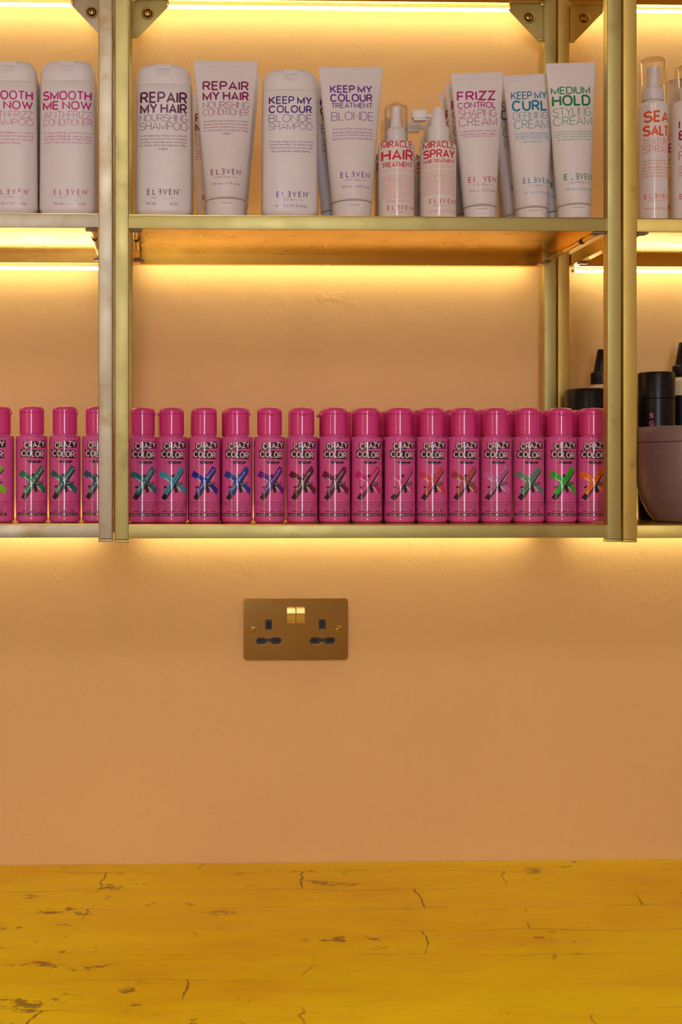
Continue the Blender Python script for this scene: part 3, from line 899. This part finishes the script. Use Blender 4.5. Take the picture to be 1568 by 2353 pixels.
# x, turn of the label, name, colour of the cross, colour of the name, depth, lid turn, description of the cross
LT = (225, 225, 215); DK = (40, 22, 30)
DYES = [
 (-.4376, -.45, 'Lime Twist', (128, 205, 20), DK, -.206, .2, 'lime green cross at the photo edge'),
 (-.3950, .09, 'Emerald Green', (0, 132, 88), LT, -.206, 2.2, 'emerald green cross'),
 (-.3540, -.077, 'Pine Green', (0, 112, 112), LT, -.206, -.1, 'deep sea green cross'),
 (-.3140, -.05, 'Peacock Blue', (0, 88, 120), LT, -.206, 2.0, 'dark petrol cross'),
 (0, .13, 'Blue Jade', (0, 122, 132), LT, -.200, 0, 'teal cross'),
 (0, .11, 'Bubblegum Blue', (58, 165, 200), DK, -.200, 2.5, 'sky blue cross'),
 (0, .04, 'Capri Blue', (22, 30, 175), LT, -.204, 1.5, 'deep ultramarine blue cross'),
 (0, .06, 'Sky Blue', (10, 68, 180), LT, -.202, .1, 'cobalt blue cross'),
 (0, .16, 'Hot Purple', (98, 20, 150), LT, -.204, -1.5, 'violet cross'),
 (0, .08, 'Burgundy', (98, 10, 50), LT, -.204, -1.5, 'wine red cross'),
 (0, .10, 'Cyclamen', (112, 0, 72), LT, -.206, 2.9, 'plum cross'),
 (0, .16, 'Pinkissimo', (212, 10, 132), (245, 170, 205), -.206, -1.2, 'hot magenta cross'),
 (0, .22, 'Candy Floss', (222, 75, 150), (120, 30, 80), -.208, .0, 'cross almost as pink as the bottle'),
 (0, .09, 'Peachy Coral', (226, 70, 90), (100, 20, 40), -.208, -1.5, 'coral red cross'),
 (0, .14, 'Rose Gold', (176, 70, 72), (205, 120, 120), -.208, 2.9, 'copper brown cross'),
 (0, .08, 'Marshmallow', (216, 120, 190), DK, -.208, -.2, 'pale lilac cross'),
 (0, .12, 'Peppermint', (95, 150, 125), DK, -.208, .1, 'grey green mint cross'),
 (0, .24, 'Toxic', (10, 190, 40), (0, 80, 20), -.208, -1.6, 'bright neon green cross'),
 (0, .10, 'Anarchy UV', (255, 120, 10), (150, 60, 10), -.208, .3, 'bright orange cross'),
]
CXC, CYC, YAW = -.2507, -1.8206, .0297
def world_x(px, y):
    """x in the room of something seen at photo column px standing at depth y"""
    a = (px-450.37)/3025.9
    dx = math.cos(YAW)*a+math.sin(YAW); dy = -math.sin(YAW)*a+math.cos(YAW)
    return CXC+dx*(y-CYC)/dy
def azim(x, y): return math.atan2(x-CXC, y-CYC)
DPX = [-3.5, 73, 149, 225, 327.5, 394.5, 470, 545, 619.5, 694, 769, 843, 918.5, 992.5, 1065.5, 1140, 1214.5, 1288.5, 1362]
FRONT = []
for (x, off, nm, col, nc, y, cr, desc), px in zip(DYES, DPX):
    x = world_x(px, y)
    b = dye_bottle('pink hair dye bottle in the front row with '+desc, (x, y, Z1+.0001+(.001 if x < -.3 else 0)), -azim(x, y)+math.asin(off), nm, col, nc, cr)
    FRONT.append(b)
GR2 = 'pink hair dye bottles in the second row'
ROW2 = [(5, 391, -.157), (6, 466, -.160), (7, 537, -.160), (9, 690, -.160), (10, 761, -.163), (11, 834, -.163), (12, 907, -.165), (13, 973, -.163), (14, 1041.5, -.164), (15, 1114.5, -.165), (16, 1194.5, -.165), (17, 1270, -.165), (18, 1338, -.165)]
for i, px, y in ROW2:
    x = world_x(px, y)
    dup(FRONT[i], (x, y, Z1+.0001), (0, 0, -azim(x, y)+random.uniform(-.3, .3)), 'pink dye bottle in the second row behind the '+DYES[i][7].split(',')[0], GR2)
for i, px, y in ((11, 814, -.120), (12, 888, -.120)):
    x = world_x(px, y)
    dup(FRONT[i], (x, y, Z1+.0001), (0, 0, .2), 'pink dye bottle in the third row behind the '+DYES[i][7].split(',')[0], 'pink hair dye bottles in the third row')

# ------------------------------------------------------------------ white products on the upper shelf
YB = -.2465; ZS = Z2+.0001
def px_loc(px, y=YB): return (world_x(px, y), y, ZS)
MAG = (196, 0, 132); PUR = (96, 10, 84); BUR = (140, 0, 96); IND = (64, 16, 132); VIO = (104, 36, 156); RED = (214, 16, 62); REDL = (240, 120, 120)
MAG2 = (182, 0, 122); TEAL = (0, 128, 168); GRN = (0, 128, 68); ORG = (236, 84, 30)
soft = lambda c, t=.35: tuple(int(a+(215-a)*t) for a in c)
ZO = 0.0

def smooth_rows(last): 
    return [('SMOOTH', 102, 212, 212, 233, B), ('ME NOW', 102, 212, 234.7, 255, B), ('ANTI-FRIZZ', 104, 212, 258, 274, T), (last, 103, 213, 276, 290.5, T)]
GB = 'white flat snap-top bottles'
p1 = label(157, 492, ZO, smooth_rows('CONDITIONER'), MAG, (105, 213, 304, 333, [('A smoothing conditioner to', 1), ('control thick & coarse hair.', 1), ('Un apres-shampooing lissant', 1), ('pour controler les cheveux epais.', 1)]), soft(MAG), (127, 199.5, 434, 446), ('300 mL e 10.1 fl oz liq.', 126, 199.5, 463, 471), thincol=soft(MAG, .18))
ZL = (ZS+.001)
def flat_at(px, name, lab, pr, H, y=YB, z=ZS, rz=0.0, W=.0675):
    x = world_x(px, y); return flat_bottle(name, lab, 'bottle', (x, y, z), (0, 0, rz), pr, H, W, GB)
sm_c = flat_at(156.5, 'conditioner_bottle', 'white flat conditioner bottle with magenta lettering, beside the left gold post', p1, .1835, z=ZL)
p2 = label(157, 492, ZO, smooth_rows('SHAMPOO'), MAG, (105, 213, 304, 335, [('A smoothing shampoo to control', 1), ('thick & coarse hair. Un shampooing', 1), ('lissant pour controler les cheveux', 1), ('epais et frises.', .5)]), soft(MAG), (127, 199.5, 434, 446), ('300 mL e 10.1 fl oz liq.', 126, 199.5, 463, 471), thincol=soft(MAG, .18))
sm_s = flat_at(22.5, 'shampoo_bottle', 'white flat shampoo bottle with magenta lettering, cut off by the left edge of the photo', p2, .1825, z=ZL)
p3 = label(376, 496, ZO, [('REPAIR', 322.7, 429.7, 214, 240.5, B), ('MY HAIR', 322.7, 429, 240.5, 264, B), ('NOURISHING', 322, 430, 265.5, 282, T), ('SHAMPOO', 321, 430, 283, 301, T)], PUR, (322, 428, 311, 347, [('A strengthening shampoo to rebuild', 1), ('damaged hair & protect from heat styling.', 1), ('Un shampooing fortifiant pour reconstruire', 1), ('les cheveux abimes & proteger du coiffage', 1), ('a chaud.', .2)]), soft(PUR), (339, 407.5, 434, 447.5), ('300 mL e 10.1 fl oz liq.', 336, 408, 463, 472), thincol=soft(PUR, .18))
re_s = flat_at(376, 'shampoo_bottle', 'white flat shampoo bottle with dark purple lettering, first from the left on the middle unit', p3, .1815)
p5 = label(665, 496, ZO, [('KEEP MY', 615, 713, 222, 240, B), ('COLOUR', 615, 713, 242.6, 260, B), ('BLONDE', 615, 713, 263, 281, T), ('SHAMPOO', 615, 714, 283, 298, T)], IND, (616, 715, 322, 350, [('A toning shampoo for coloured and', 1), ('natural blondes. Un shampooing', 1), ("regenerateur pour redonner de l'eclat", 1), ('aux cheveux de couleur blonde.', .9)]), soft(IND), (632, 701, 438, 450.6), ('300 mL e 10.1 fl oz liq.', 629, 702, 467, 475.5), thincol=soft(IND, .18))
ke_s = flat_at(665.5, 'shampoo_bottle', 'white flat shampoo bottle with indigo lettering, between two white tubes', p5, .1765)

GT = 'white squeeze tubes standing on their caps'
def tube_at(px, name, lab, pr, H, Wt, Dc, hc, lean=0.0, rz=0.0, y=None):
    y = YB+.0005 if y is None else y
    x = world_x(px, y)
    return tube(name, lab, 'tube', (x, y, ZS+abs(math.sin(lean))*Dc/2), (0, lean, rz), pr, H, Wt, Dc, hc, None, GT)
t1 = label(518, 496, ZO, [('REPAIR', 465, 571, 192, 213, B), ('MY HAIR', 465, 571, 215, 236, B), ('NOURISHING', 466, 571, 238, 253.5, T), ('CONDITIONER', 466, 570, 254.5, 269, T)], BUR, (467, 569, 279, 314, [('A strengthening conditioner to rebuild', 1), ('damaged hair & protect from heat styling.', 1), ('Un revitalisant fortifiant pour reconstruire', 1), ('les cheveux abimes & proteger du coiffage', 1), ('a chaud.', .2)]), soft(BUR), (483, 549, 390, 402.5), ('200 mL e 6.8 fl oz liq.', 484.6, 550, 420, 427.5), thincol=soft(BUR, .18), taper=(.024, .190))
tb = tube_at(518.5, 'conditioner_tube', 'tall white conditioner tube with burgundy lettering, in front', t1, .1902, .0765, .0480, .0210)
t2 = label(809, 496, ZO, [('KEEP MY', 760, 857, 199, 216.5, B), ('COLOUR', 760, 857, 218.5, 236.5, B), ('TREATMENT', 762, 857, 238.5, 250.5, S), ('BLONDE', 761.5, 858, 259, 278.5, T)], VIO, (763.5, 857, 295, 323, [('A treatment that hydrates the hair,', 1), ('adds shine and boosts blonde tones.', 1), ('Un traitement hydratant qui ajoute du', 1), ('lustre et renforce les couleurs blondes.', 1)]), soft(VIO), (779, 845, 395, 407.5), ('200 mL e 6.8 fl oz liq.', 781, 846, 425, 433), thincol=soft(VIO, .18), dx=0, taper=(.024, .184))
te = tube_at(808.5, 'treatment_tube', 'tall white treatment tube with violet lettering, in front', t2, .1842, .0765, .0480, .0195, lean=-.006)
t3 = label(1101, 496, ZO, [('FRIZZ', 1054.7, 1144, 207, 229, B), ('CONTROL', 1056, 1143.5, 232, 246, S), ('SHAPING', 1057, 1144, 248, 266, T), ('CREAM', 1057.5, 1144.5, 267, 286, T)], MAG2, (1060, 1142, 295, 314, [('A lightweight styling cream with', 1), ('natural shine. Une creme coiffante', 1), ('legere a brillance naturelle.', .85)]), soft(MAG2), (1074, 1137, 401, 414), ('150 mL e 5.1 fl oz liq.', 1076, 1137, 430, 438), thincol=soft(MAG2, .18), dx=-.001, taper=(.0193, .178))
th = tube_at(1103, 'cream_tube', 'white cream tube with magenta lettering beside the spray bottles, in front', t3, .1785, .0620, .0386, .0150, lean=-.018, rz=-.06)
t4 = label(1220, 496, ZO, [('KEEP MY', 1181, 1264, 201, 219, S), ('CURL', 1182, 1264, 221, 246, B), ('DEFINING', 1184, 1264, 248, 264, T), ('CREAM', 1186, 1264, 266, 286, T)], TEAL, (1186, 1264, 294, 319, [('A cream that defines and enhances', 1), ('curls without the crunch. Une creme', 1), ('qui definit et rehausse les boucles', 1), ('sans les alourdir.', .6)]), soft(TEAL), (1200, 1262, 398.6, 411), ('150 mL e 5.1 fl oz liq.', 1203, 1262, 429, 437), thincol=soft(TEAL, .18), dx=-.002, taper=(.0193, .179))
tj = tube_at(1222, 'cream_tube', 'white cream tube with teal blue lettering, in front', t4, .1800, .0610, .0386, .0155, lean=-.020, rz=-.05, y=-.2350)
t5 = label(1321, 496, ZO, [('MEDIUM', 1277, 1366, 198.6, 216, S), ('HOLD', 1278, 1366, 217.5, 243, B), ('STYLING', 1279, 1366, 246, 265, T), ('CREAM', 1280, 1366.5, 266.5, 286, T)], GRN, (1283, 1366, 298, 321.5, [('A flexible cream to create shape and', 1), ('natural shine. For all hair types.', 1), ('Une creme souple pour coiffer avec', 1), ('un eclat naturel. Tous cheveux.', .9)]), soft(GRN), (1297, 1360.6, 396, 410), ('150 mL e 5.1 fl oz liq.', 1299, 1360, 428, 436), thincol=soft(GRN, .18), dx=-.002, taper=(.0193, .189))
tk = tube_at(1320, 'cream_tube', 'white cream tube with green lettering, last on the middle unit', t5, .1895, .0590, .0390, .0160, lean=-.022, rz=-.04, y=-.2520)

# spray bottles
def lines_block(p, x0, x1, y0, y1, n, xc, yb, mat, KK=K):
    words = ['Smooths frizz and protects the hair', 'adds shine and body to dry hair', 'with eleven benefits in one bottle', 'lisse les cheveux et protege', 'prevents split ends and tangles', 'repairs dry and damaged hair', 'detangles and adds volume', 'protege de la chaleur et du soleil']
    st = (y1-y0)/n
    for i in range(n):
        p.text(words[i % 8], (x0-xc)*KK, (x1-xc)*KK, (yb-(y0+st*(i+.8)))*KK, (yb-(y0+st*i))*KK, mat, .006, res=1)
def spray_print(xc, rows, x0, x1, blocks, col, pcol, lg, vol):
    p = label(xc, 496, ZO, rows, col, None, pcol, lg, vol, thincol=soft(col, .12))
    for a, b, n in blocks: lines_block(p, x0, x1, a, b, n, xc, 496, ink(pcol, .4))
    return p
GS = 'white spray bottles'
s1 = spray_print(910.7, [('MIRACLE', 875, 946, 321.5, 337.5, S), ('HAIR', 875, 948, 341, 367, B), ('TREATMENT', 876, 946, 369.5, 382, S)], 877, 946, [(385, 394, 2), (399, 453, 11)], RED, REDL, (888, 945, 468, 479), ('125 mL e 4.2 fl oz liq.', 888, 944, 456, 463))
sb = spray_bottle('spray_bottle', 'white treatment spray bottle with red lettering and clear overcap, in front of its twin', 'bottle', px_loc(910.7), (0, 0, -.10), s1, .0217, .0935, 'pump', .0470, .0144, GS)
s2 = spray_print(1007, [('MIRACLE', 971, 1042, 321.5, 337.5, S), ('SPRAY', 971, 1043, 340.5, 360, B), ('HAIR TREATMENT', 972, 1042, 362.5, 371.5, S)], 972, 1041, [(375, 384, 2), (388, 443, 11)], RED, REDL, (984, 1041, 453, 463.5), ('125 mL e 4.2 fl oz liq.', 984, 1040, 478, 485))
sg = spray_bottle('spray_bottle', 'white spray bottle with red lettering and a sideways nozzle, in front of its twin', 'bottle', px_loc(1007), (0, 0, -.12), s2, .0217, .0935, 'arm', group=GS)
s3 = spray_print(1500, [('SEA', 1472, 1531, 243, 270, B), ('SALT', 1471, 1531, 276, 301, B), ('TEXTURE', 1471, 1532, 307, 321, T), ('SPRAY', 1471, 1531, 323, 340, T)], 1471, 1530, [(355, 398, 6)], ORG, soft(ORG, .25), (1474, 1528, 434, 445), ('200 mL e 6.8 fl oz liq.', 1474, 1527, 465, 472))
YR = -.240
sea = spray_bottle('spray_bottle', 'white spray bottle with orange lettering and clear overcap beside the right gold post', 'bottle', (world_x(1501, YR), YR, ZS), (0, 0, -.08), s3, .0176, .1470, 'pump', .0530, .0172, GS, 1.0)
s4 = spray_print(1592, [('I WANT', 1562, 1622, 264, 283, B), ('BODY', 1562, 1622, 287, 310, B), ('VOLUME', 1562, 1622, 315, 331, T), ('FOAM', 1562, 1622, 335, 355, T)], 1562, 1622, [(368, 395, 4)], MAG2, soft(MAG2), (1564, 1620, 434, 445), None)
foam = spray_bottle('foam_bottle', 'white foam bottle with magenta lettering cut off by the right edge of the photo', 'bottle', (world_x(1590, YR), YR, ZS), (0, 0, -.33), s4, .0235, .1480, 'pump', .0450, .0200, GS, 1.1)

# the stock standing behind (same kinds, farther back on the shelf)
GR = 'stock standing behind the upper row'
def back(src, px, y, lab, rz=0.0, lean=0.0, z=ZS):
    dup(src, (world_x(px, y), y, z+abs(math.sin(lean))*.02), (0, lean, rz), lab, GR)
back(sm_c, 163, -.198, 'white flat conditioner bottle behind the magenta lettered conditioner bottle', z=ZL)
back(sm_s, 32, -.198, 'white flat shampoo bottle behind the magenta lettered shampoo bottle', z=ZL)
back(re_s, 382, -.198, 'white flat shampoo bottle behind the dark purple lettered bottle')
back(ke_s, 668.5, -.198, 'white flat shampoo bottle behind the indigo lettered bottle')
back(tb, 524, -.1955, 'white conditioner tube directly behind the burgundy lettered tube', lean=.004)
back(tb, 497, -.1060, 'shaded conditioner tube seen in the gap left of the burgundy lettered tube')
back(te, 782, -.1900, 'shaded treatment tube seen in the gap left of the violet lettered tube')
back(sb, 901, -.1950, 'spray bottle with clear overcap behind the clear capped treatment bottle', rz=-.17)
back(sg, 991, -.1950, 'spray bottle with sideways nozzle behind its red lettered twin', rz=-.1)
back(th, 1088, -.2050, 'white cream tube directly behind the magenta lettered cream tube', lean=-.018)
back(th, 1073, -.1640, 'white cream tube farthest back, behind the two magenta lettered tubes', lean=-.016)
back(tj, 1194, -.1945, 'white cream tube with teal lettering in the gap beside the magenta tube', lean=-.022)
back(tj, 1176, -.1540, 'white cream tube farthest back, behind the teal lettered tubes', lean=-.012)
back(tk, 1287, -.2110, 'white cream tube behind the green lettered tube', lean=-.024)
back(foam, 1554, -.175, 'foam bottle behind the orange lettered spray bottle', rz=-.1)

# ------------------------------------------------------------------ tub, jars and nozzle bottles on the right unit
ZR = Z1-.0004
def lathe_thing(name, lab, cat, loc, parts, group=None):
    t = thing(name, lab, cat, loc, group=group)
    return t
tub = thing('cosmetic_tub', 'large dusty pink round tub with screw lid on the right unit', 'tub', (world_x(1608, -.178), -.178, ZR), (0, 0, -.36))
mb = MB(); prof = []
for r, z in ((.050, 0), (.0535, .0006), (.0565, .0028), (.0600, .0075), (.0650, .0160), (.0695, .0260), (.0735, .0380), (.0765, .0520), (.0780, .0680), (.0785, .0860), (.0785, .0995)): prof.append((r, z))
mb.lathe(prof, PINK_TUB, 96)
p = Print(); mw = ink((150, 130, 132), .3)
rr = lambda z: max(.05, min(.0785, .0565+(.0785-.0565)*min(1, max(0, (z-.003)/.07))**.5))
for a, b, c, d in ((-.024, .024, .0935, .0939), (-.024, .024, .066, .0664), (-.024, -.0236, .066, .0939), (.0236, .024, .066, .0939)): p.rect(a, b, c, d, mw)
p.caps('O', -.0235, -.0165, .0530, .0600, mw, .14); p.caps('VER', -.0125, .0235, .0530, .0600, mw, .14)
p.text('hair mask', -.030, .030, .0405, .0425, mw, 0, res=1)
p.text('masque pour cheveux', -.042, .042, .0355, .0375, mw, 0, res=1)
def tubsurf(u, z, e):
    for (r0, z0), (r1, z1) in zip(prof, prof[1:]):
        if z0 <= z <= z1: R = r0+(r1-r0)*(z-z0)/(z1-z0); break
    else: R = .0785
    q = math.asin(max(-.99, min(.99, u/R))); R += e+.0001
    return (R*math.sin(q), -R*math.cos(q), z)
p.lay(mb, tubsurf, .003, .004)
mb.build('body', tub)
mb = MB(); mb.lathe([(.0788, .0998), (.0800, .1004), (.0802, .1015), (.0802, .1170), (.0792, .1186), (.0770, .1192), (.0765, .1186), (.0300, .1186)], PINK_TUB, 96); mb.build('lid', tub)

YJ = -.075
jar = thing('tall_jar', 'tall black round jar standing behind the dusty pink tub', 'jar', (world_x(1509, YJ), YJ, ZR), (0, 0, -.45))
mb = MB(); R = .0238
mb.lathe([(R-.002, 0), (R, .002), (R, .1605), (R-.0006, .161)], BLACK, 64)
p = Print(); pk = ink((206, 110, 140), .4)
p.caps('S', -.0070, -.0015, .1350, .1415, pk, .2); p.caps('G', -.0070, -.0010, .1240, .1310, pk, .2)
p.text('hair paste', .000, .014, .1230, .1260, ink((150, 90, 110), .4), 0, res=1)
p.lay(mb, surf_ellipse(lambda z: R, lambda z: R, 2.0), .002, .5)
mb.build('body', jar)
mb = MB(); mb.lathe([(R-.0006, .1612), (R+.0002, .1616), (R+.0002, .1940), (R-.0008, .1960), (R-.003, .1968), (.004, .1968)], BLACK, 64); mb.build('lid', jar)

YW = -.072
wide = thing('wide_jar', 'low wide black jar behind the right end of the pink bottles', 'jar', (world_x(1352, YW), YW, ZR))
mb = MB(); R = .0292
mb.lathe([(R-.002, 0), (R, .002), (R, .125), (R-.0006, .1255)], BLACK, 64); mb.build('body', wide)
mb = MB(); mb.lathe([(R, .1257), (R+.0005, .1262), (R+.0005, .1710), (R-.0010, .1735), (R-.004, .1745), (.004, .1745)], BLACK, 64); mb.build('lid', wide)

def nozzle_bottle(lab, px, y, ztip, dzc):
    """cream bottle with black sleeve and a black cone nozzle; ztip is the height of the tip"""
    t = thing('nozzle_bottle', lab, 'bottle', (world_x(px, y), y, ZR), group='nozzle bottles at the back of the right unit')
    H = ztip; R = .0185; zc = H-.0475
    mb = MB()
    mb.lathe([(R-.002, 0), (R, .002), (R, zc-.030), (R-.0003, zc-.026)], BLACK, 48)
    mb.build('sleeve', t)
    mb = MB(); mb.lathe([(R-.0005, zc-.0262), (R-.0005, zc-.006), (R-.004, zc-.002), (.0110, zc)], CREAM, 48); mb.build('body', t)
    mb = MB(); mb.lathe([(.0140, zc-.0005), (.0143, zc+.0005), (.0140, zc+.014), (.0125, zc+.0158), (.0100, zc+.0160)], BLACK, 48)
    mb.lathe([(.0100, zc+.0155), (.0095, zc+.020), (.0050, H-.001), (.0042, H)], BLACK, 36); mb.build('nozzle_cap', t)
    return t
nozzle_bottle('black nozzled bottle behind the tall black jar at the right edge', 1569.5, -.0335, .2415, 0)
nozzle_bottle('black nozzled bottle standing behind the low wide black jar', 1382, -.0225, .2325, 0)
